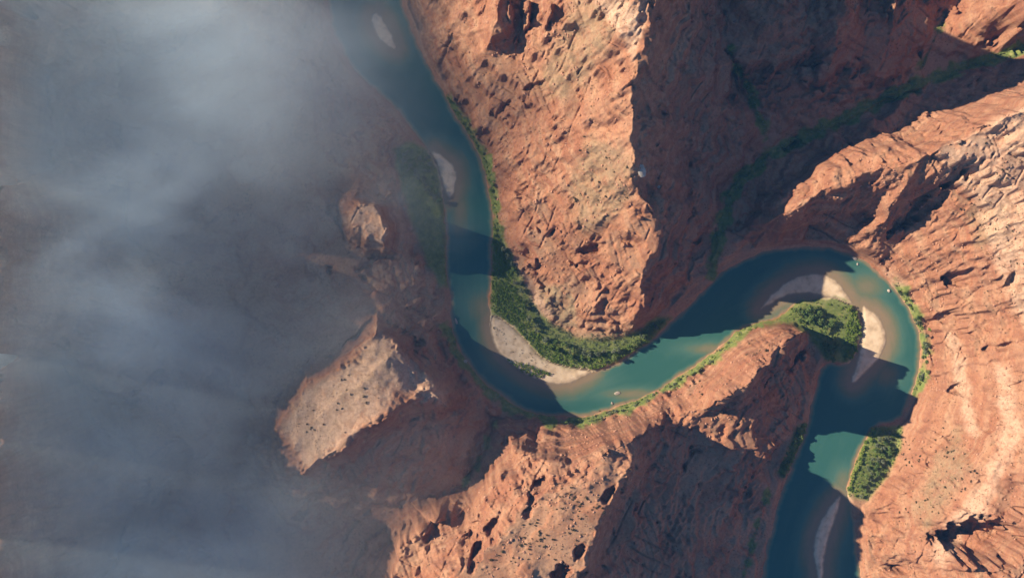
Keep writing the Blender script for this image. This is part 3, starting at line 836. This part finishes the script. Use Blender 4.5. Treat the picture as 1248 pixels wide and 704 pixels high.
grove(fill([(486, 190), (505, 178), (522, 190), (533, 222), (538, 248), (526, 240), (506, 222)], 42, 4), ['grey', 'dark'], (0.6, 1.0), 'cottonwood_tree', 'tree in the hazy thicket beside the small cream sandbar', 'tree', 'trees of the hazy thicket')
grove(fill([(1072, 524), (1090, 524), (1084, 550), (1064, 585), (1048, 606), (1046, 590), (1062, 556)], 30, 5), ['dark', 'grey'], (0.6, 0.95), 'cottonwood_tree', 'tree in the riverside thicket below the sandstone slope', 'tree', 'trees of the thicket below the sandstone slope')
grove(fill(FLATS[4][0], 26, 4), ['willow', 'dark'], (0.6, 1.0), 'willow_tree', 'tree on the strip where the ridge meets the straight channel', 'tree', 'trees on the strip below the ridge')
grove(along([(1066, 520), (1054, 540), (1043, 570), (1034, 598)], 3.4, 1.5), ['willow'], (0.7, 1.1), 'willow_bush', 'willow bush fringing the thicket below the sandstone slope', 'bush', 'willows fringing the lower thicket')
grove(along([(1034, 372), (1043, 384), (1046, 402), (1040, 425), (1034, 437)], 3.2, 2.2), ['willow'], (0.6, 1.0), 'willow_bush', 'willow bush on the outer edge of the vegetated point', 'bush', 'willows on the vegetated point')
grove(along(VEGSTRIPS[2][0], 3.4, 2.8), ['willow', 'willow', 'grey', 'dark'], (0.3, 0.95), 'willow_bush', 'bush on the narrow bank under the sandstone slope', 'bush', 'bushes on the outer bank of the loop')
grove(along(VEGSTRIPS[1][0], 5.0, 1.6), ['willow', 'grey', 'willow', 'dark'], (0.25, 0.8), 'willow_bush', 'bush in the thin fringe between river and orange ridge', 'bush', 'bushes fringing the south bank')
grove(along(VEGSTRIPS[0][0], 6, 1.4), ['willow', 'dark'], (0.35, 0.7), 'willow_bush', 'bush in the thin fringe between river and spur slope', 'bush', 'bushes fringing the spur bank')
grove(fill([(611, 437), (640, 444), (668, 454), (655, 458), (630, 452)], 18, 3), ['willow'], (0.35, 0.6), 'willow_bush', 'bush in the green patch on the pale sandbar', 'bush', 'bushes on the sandbar')

# ground cover that reads as one mass: small leafy clumps joined in one mesh
def clump_mass(name, pts, leafmat, size, label, cat, per=12):
    r = random.Random(len(pts)); vs_, fs = [], []
    protos = [leaf_faces(random.Random(900 + i), 1.0, 1.1, 0.0, 4, per // 3, 0.34) for i in range(6)]
    for (px, py) in pts:
        x, y, z = unpx(px, py, 4)
        if z < 0.25: continue
        s_ = r.uniform(*size); a = r.uniform(0, 6.28); c, sn = math.cos(a) * s_, math.sin(a) * s_
        pv, pf = protos[r.randrange(6)]; b = len(vs_)
        vs_ += [(x + v.x * c - v.y * sn, y + v.x * sn + v.y * c, z + v.z * s_) for v in pv]
        fs += [tuple(i + b for i in f) for f in pf]
    me = bpy.data.meshes.new(name); me.from_pydata(vs_, [], fs); me.materials.append(leafmat); me.update()
    o = bpy.data.objects.new(name, me); COL.objects.link(o)
    return tag(o, label, cat, kind='stuff')
band = [(601, 268), (601, 300), (600, 340), (599, 378), (612, 388), (626, 398), (646, 418), (664, 438), (694, 446), (724, 450), (748, 441), (788, 419), (816, 388), (800, 392), (770, 420), (735, 432), (697, 431), (672, 418), (646, 398), (634, 365), (622, 330), (608, 290)]
clump_mass('willow_vegetation', fill(band, 1500) + fill(FLATS[1][0], 130) + fill([(1040, 370), (1050, 400), (1042, 436), (1030, 440), (1030, 400)], 250) + fill(FLATS[3][0], 240) + fill(FLATS[4][0], 200) + fill([(606, 434), (640, 442), (672, 455), (655, 460), (628, 452)], 160), LEAF_WILLOW, (0.7, 1.9), 'green willow ground cover filling the flood plains', 'vegetation')
clump_mass('scrub_vegetation', fill([(602, 280), (640, 340), (660, 385), (700, 408), (770, 404), (800, 392), (760, 424), (700, 426), (660, 402), (640, 372), (622, 320)], 500) + fill(FLATS[2][0], 350) + sum((along(v[0], 1.6, v[1] * 0.5) for v in VEGSTRIPS[:8]), []) + fill([(1080, 525), (1100, 522), (1098, 548), (1070, 590), (1056, 610)], 160), LEAF_GREY, (0.5, 1.3), 'grey-green scrub along the river margins and gully beds', 'vegetation')

ZONES = [([(560, 700), (628, 645), (676, 592), (745, 553), (795, 532), (768, 566), (735, 625), (715, 650), (690, 680)], 90, 'small dark shrub dotted on the flat crest of the orange ridge', 'shrubs on the ridge crest'),
         ([(1100, 525), (1160, 520), (1200, 540), (1190, 590), (1130, 640), (1090, 640)], 70, 'small dark shrub dotted on the sandstone slope above the lower thicket', 'shrubs on the sandstone slope'),
         ([(1150, 160), (1200, 135), (1248, 150), (1248, 330), (1180, 300), (1130, 300)], 45, 'small dark shrub among the pale slickrock fins above the loop', 'shrubs on the slickrock'),
         ([(700, 510), (840, 455), (930, 400), (960, 410), (900, 470), (800, 510)], 40, 'small dark shrub on the ridge slope facing the river bend', 'shrubs on the ridge slope'),
         ([(690, 150), (765, 150), (770, 240), (740, 280), (700, 260)], 30, 'small dark shrub on the tan crest of the spur', 'shrubs on the spur crest'),
         ([(355, 520), (420, 455), (470, 420), (480, 500), (400, 550)], 22, 'small dark shrub on the sunlit butte top', 'shrubs on the butte')]
for poly, n, lb, gr in ZONES:
    for p in clustered(poly, n, 9, 9):
        x, y, z = unpx(*p)
        o = bpy.data.objects.new('desert_shrub', random.choice(SHRUBS)); COL.objects.link(o)
        s_ = random.uniform(0.5, 1.15); o.location = (x, y, z - 0.1); o.scale = (s_, s_, s_); o.rotation_euler = (0, 0, random.uniform(0, 6.28))
        tag(o, lb, 'shrub', gr)
clump_mass('desert_vegetation', clustered([(560, 0), (770, 0), (770, 390), (640, 330), (600, 220)], 500) + clustered([(1090, 310), (1248, 150), (1248, 704), (1080, 704), (1130, 480)], 800) + clustered([(480, 704), (640, 560), (960, 410), (940, 500), (740, 620), (700, 704)], 450) + clustered([(860, 0), (1248, 0), (1248, 100), (940, 240)], 200) + clustered([(600, 398), (612, 395), (640, 425), (690, 450), (650, 445), (612, 425)], 60, 6, 5), LEAF_DRY, (0.35, 0.9), 'tiny desert scrub sprinkled over the rock slopes', 'vegetation')

# ------------------------------------------------------------------ boulders
def stone_material(name, c1, c2):
    m, t, n, l, bsdf = nt(name)
    pos = n.new('ShaderNodeNewGeometry').outputs['Position']
    l.new(ramp(t, noise(t, pos, 0.8, 5, 0.65), [(0.3, c1), (0.7, c2)]), bsdf.inputs['Base Color'])
    bsdf.inputs['Roughness'].default_value = 0.9
    return m
STONE_PALE = stone_material('pale limestone', (0.32, 0.26, 0.20), (0.52, 0.45, 0.36))
STONE_RED = stone_material('fallen red rock', (0.32, 0.14, 0.08), (0.52, 0.28, 0.17))
import bmesh
def boulder_mesh(seed, mat, flat=0.7, sub=2):
    r = random.Random(seed); bm = bmesh.new()
    bmesh.ops.create_icosphere(bm, subdivisions=sub, radius=1.0)
    cuts = [(Vector((r.gauss(0, 1), r.gauss(0, 1), r.gauss(0, 0.7))).normalized(), r.uniform(0.55, 0.85)) for _ in range(9)]
    for v in bm.verts:
        for nn, d in cuts:
            e = v.co.dot(nn) - d
            if e > 0: v.co -= nn * e
        v.co.z *= flat; v.co *= 1 + r.uniform(-0.04, 0.04)
    me = bpy.data.meshes.new('boulder'); bm.to_mesh(me); bm.free(); me.materials.append(mat)
    return me
for i, (px, py, sx, sy, sz, rot, mat, label, gr) in enumerate([
        (752, 479, 3.4, 2.0, 1.3, 10, STONE_PALE, 'larger pale boulder standing in the lit water of the bend', None),
        (746, 491, 1.7, 1.6, 1.2, 0, STONE_PALE, 'smaller pale boulder in the water close to the south bank fringe', None),
        (556, 391, 1.4, 3.4, 1.0, 20, STONE_PALE, 'long pale rock in the shaded water along the west bank', None),
        (567, 440, 2.6, 2.0, 1.2, 30, STONE_PALE, 'pale rock at the shaded bank below the sunlit butte', None),
        (1083, 354, 2.0, 1.9, 1.5, 0, STONE_PALE, 'round white boulder at the water edge of the sandstone slope', None),
        (1042, 315, 3.0, 1.6, 1.2, -25, STONE_PALE, 'angular pale rock in the water below the promontory', None),
        (1045, 322, 1.2, 1.4, 0.8, 0, STONE_PALE, 'small rock in the water beside the angular pale rock', None)]):
    x, y = w(px, py)
    o = bpy.data.objects.new('river_boulder', boulder_mesh(500 + i, mat)); COL.objects.link(o)
    o.location = (x, y, max(0.15, ground(x, y))); o.scale = (sx, sy, sz); o.rotation_euler = (0, 0, math.radians(rot))
    tag(o, label, 'boulder')
for i, (px, py, sx, sy, sz, rot, label) in enumerate([
        (781, 207, 4.6, 8.0, 3.0, 12, 'large pale slab perched on the shaded face just under the spur crest'),
        (803, 227, 2.6, 2.8, 2.4, 0, 'pale block at the tip of the shaded shelf beside the spur crest')]):
    x, y, z = unpx(px, py)
    o = bpy.data.objects.new('rock_slab', boulder_mesh(560 + i, STONE_PALE, 0.5)); COL.objects.link(o)
    o.location = (x, y, z); o.scale = (sx, sy, sz); o.rotation_euler = (0, math.radians(15), math.radians(rot))
    tag(o, label, 'slab')
RED_B = [boulder_mesh(600 + i, STONE_RED, 0.75, 1) for i in range(5)]
def rubble(name, pts, size, label):
    vs_, fs = [], []; r = random.Random(3)
    P = [([v.co.copy() for v in m.vertices], [tuple(p.vertices) for p in m.polygons]) for m in RED_B]
    for px, py in pts:
        x, y, z = unpx(px, py, 4)
        if z < 0.6: continue
        s_ = size[0] + (size[1] - size[0]) * r.random() ** 3; a = r.uniform(0, 6.28); c, sn = math.cos(a) * s_, math.sin(a) * s_
        pv, pf = P[r.randrange(5)]; b = len(vs_); e = r.uniform(0.6, 1.0)
        vs_ += [(x + v.x * c - v.y * sn * e, y + v.x * sn + v.y * c * e, z + v.z * s_) for v in pv]
        fs += [tuple(i + b for i in f) for f in pf]
    me = bpy.data.meshes.new(name); me.from_pydata(vs_, [], fs); me.materials.append(STONE_RED); me.update()
    o = bpy.data.objects.new(name, me); COL.objects.link(o)
    return tag(o, label, 'rubble', kind='stuff')
rubble('rubble', clustered([(545, 0), (770, 0), (770, 390), (660, 380), (605, 240)], 900) + clustered([(1060, 310), (1130, 190), (1248, 130), (1248, 704), (1070, 704), (1130, 480)], 1100) + clustered([(480, 704), (640, 540), (960, 405), (940, 500), (740, 620), (700, 704)], 1100) + clustered([(940, 270), (1050, 190), (1130, 180), (1080, 280)], 250), (0.4, 2.0), 'fallen red blocks strewn over the rock slopes')

# ------------------------------------------------------------------ smoke and air
def box(name, lo, hi, mat):
    v = [(x, y, z) for x in (lo[0], hi[0]) for y in (lo[1], hi[1]) for z in (lo[2], hi[2])]
    f = [(0, 1, 3, 2), (4, 6, 7, 5), (0, 4, 5, 1), (2, 3, 7, 6), (0, 2, 6, 4), (1, 5, 7, 3)]
    me = bpy.data.meshes.new(name); me.from_pydata(v, [], f); me.materials.append(mat); me.update()
    o = bpy.data.objects.new(name, me); COL.objects.link(o)
    return o
SM = bpy.data.materials.new('drifting smoke'); SM.use_nodes = True
t = SM.node_tree; t.nodes.remove(t.nodes['Principled BSDF'])
pv = t.nodes.new('ShaderNodeVolumePrincipled')
t.links.new(pv.outputs[0], t.nodes['Material Output'].inputs['Volume'])
pv.inputs['Color'].default_value = (0.84, 0.97, 1.0, 1)
geo = t.nodes.new('ShaderNodeNewGeometry').outputs['Position']
sep = t.nodes.new('ShaderNodeSeparateXYZ'); t.links.new(geo, sep.inputs[0])
mp = t.nodes.new('ShaderNodeMapping'); mp.inputs['Rotation'].default_value = (0, 0, math.radians(35)); mp.inputs['Scale'].default_value = (1.0, 1.7, 1.5)
t.links.new(geo, mp.inputs[0])
n1 = noise(t, mp.outputs[0], 0.0046, 5, 0.6, 0.9)
n2 = noise(t, mp.outputs[0], 0.013, 4, 0.6, 1.2)
xx = math_n(t, 'ADD', sep.outputs['X'], math_n(t, 'MULTIPLY', math_n(t, 'SUBTRACT', n1, 0.5), -380.0))
xx = math_n(t, 'SUBTRACT', xx, math_n(t, 'MULTIPLY', sep.outputs['Y'], -0.08))
def mrange(v, a, b, lo=0.0, hi=1.0):
    m_ = t.nodes.new('ShaderNodeMapRange'); m_.interpolation_type = 'SMOOTHSTEP'
    for k, q in enumerate((a, b, lo, hi)): m_.inputs[k + 1].default_value = q
    t.links.new(v, m_.inputs[0]); return m_.outputs[0]
body = math_n(t, 'MULTIPLY', mrange(xx, -40, -380), mrange(math_n(t, 'ADD', sep.outputs['Z'], math_n(t, 'MULTIPLY', math_n(t, 'ADD', sep.outputs['X'], 420.0), 0.46)), 265, 120))
patchy = ramp(t, math_n(t, 'ADD', math_n(t, 'MULTIPLY', n1, 0.65), math_n(t, 'MULTIPLY', n2, 0.35)), [(0.36, 0.38), (0.5, 0.85), (0.62, 1.3)])
dens = math_n(t, 'MULTIPLY', math_n(t, 'MULTIPLY', body, patchy), 0.0062)
low = math_n(t, 'MULTIPLY', math_n(t, 'MULTIPLY', mrange(xx, 0, -220), mrange(sep.outputs['Z'], 120, 15)), math_n(t, 'MULTIPLY', patchy, 0.0034))
dens = math_n(t, 'ADD', dens, low)
for (px_, py_, z_, r_, k_) in ((300, 95, 120, 110, 0.0030), (240, 0, 130, 90, 0.0022), (170, 330, 120, 90, 0.003)):   # thicker puffs
    cx, cy_ = w(px_, py_, z_)
    vd = t.nodes.new('ShaderNodeVectorMath'); vd.operation = 'DISTANCE'; vd.inputs[1].default_value = (cx, cy_, z_); t.links.new(geo, vd.inputs[0])
    dd = math_n(t, 'ADD', vd.outputs['Value'], math_n(t, 'MULTIPLY', math_n(t, 'SUBTRACT', n1, 0.5), -300.0))
    dens = math_n(t, 'ADD', dens, math_n(t, 'MULTIPLY', math_n(t, 'MULTIPLY', mrange(dd, r_ * 1.3, 0), patchy), k_))
t.links.new(dens, pv.inputs['Density'])
smoke = box('smoke', (-900, -600, -12), (140, 600, 290), SM)
tag(smoke, 'thin grey-blue smoke drifting over the western canyon', 'smoke', kind='stuff')

HZ = bpy.data.materials.new('blue canyon air'); HZ.use_nodes = True
t = HZ.node_tree; t.nodes.remove(t.nodes['Principled BSDF'])
pv = t.nodes.new('ShaderNodeVolumePrincipled')
t.links.new(pv.outputs[0], t.nodes['Material Output'].inputs['Volume'])
pv.inputs['Color'].default_value = (0.14, 0.46, 1.0, 1)
pv.inputs['Density'].default_value = 0.00003
tag(box('haze', (-3900, -3900, -14), (3900, 3900, 1230), HZ), 'thin blue air filling the canyon', 'haze', kind='stuff')
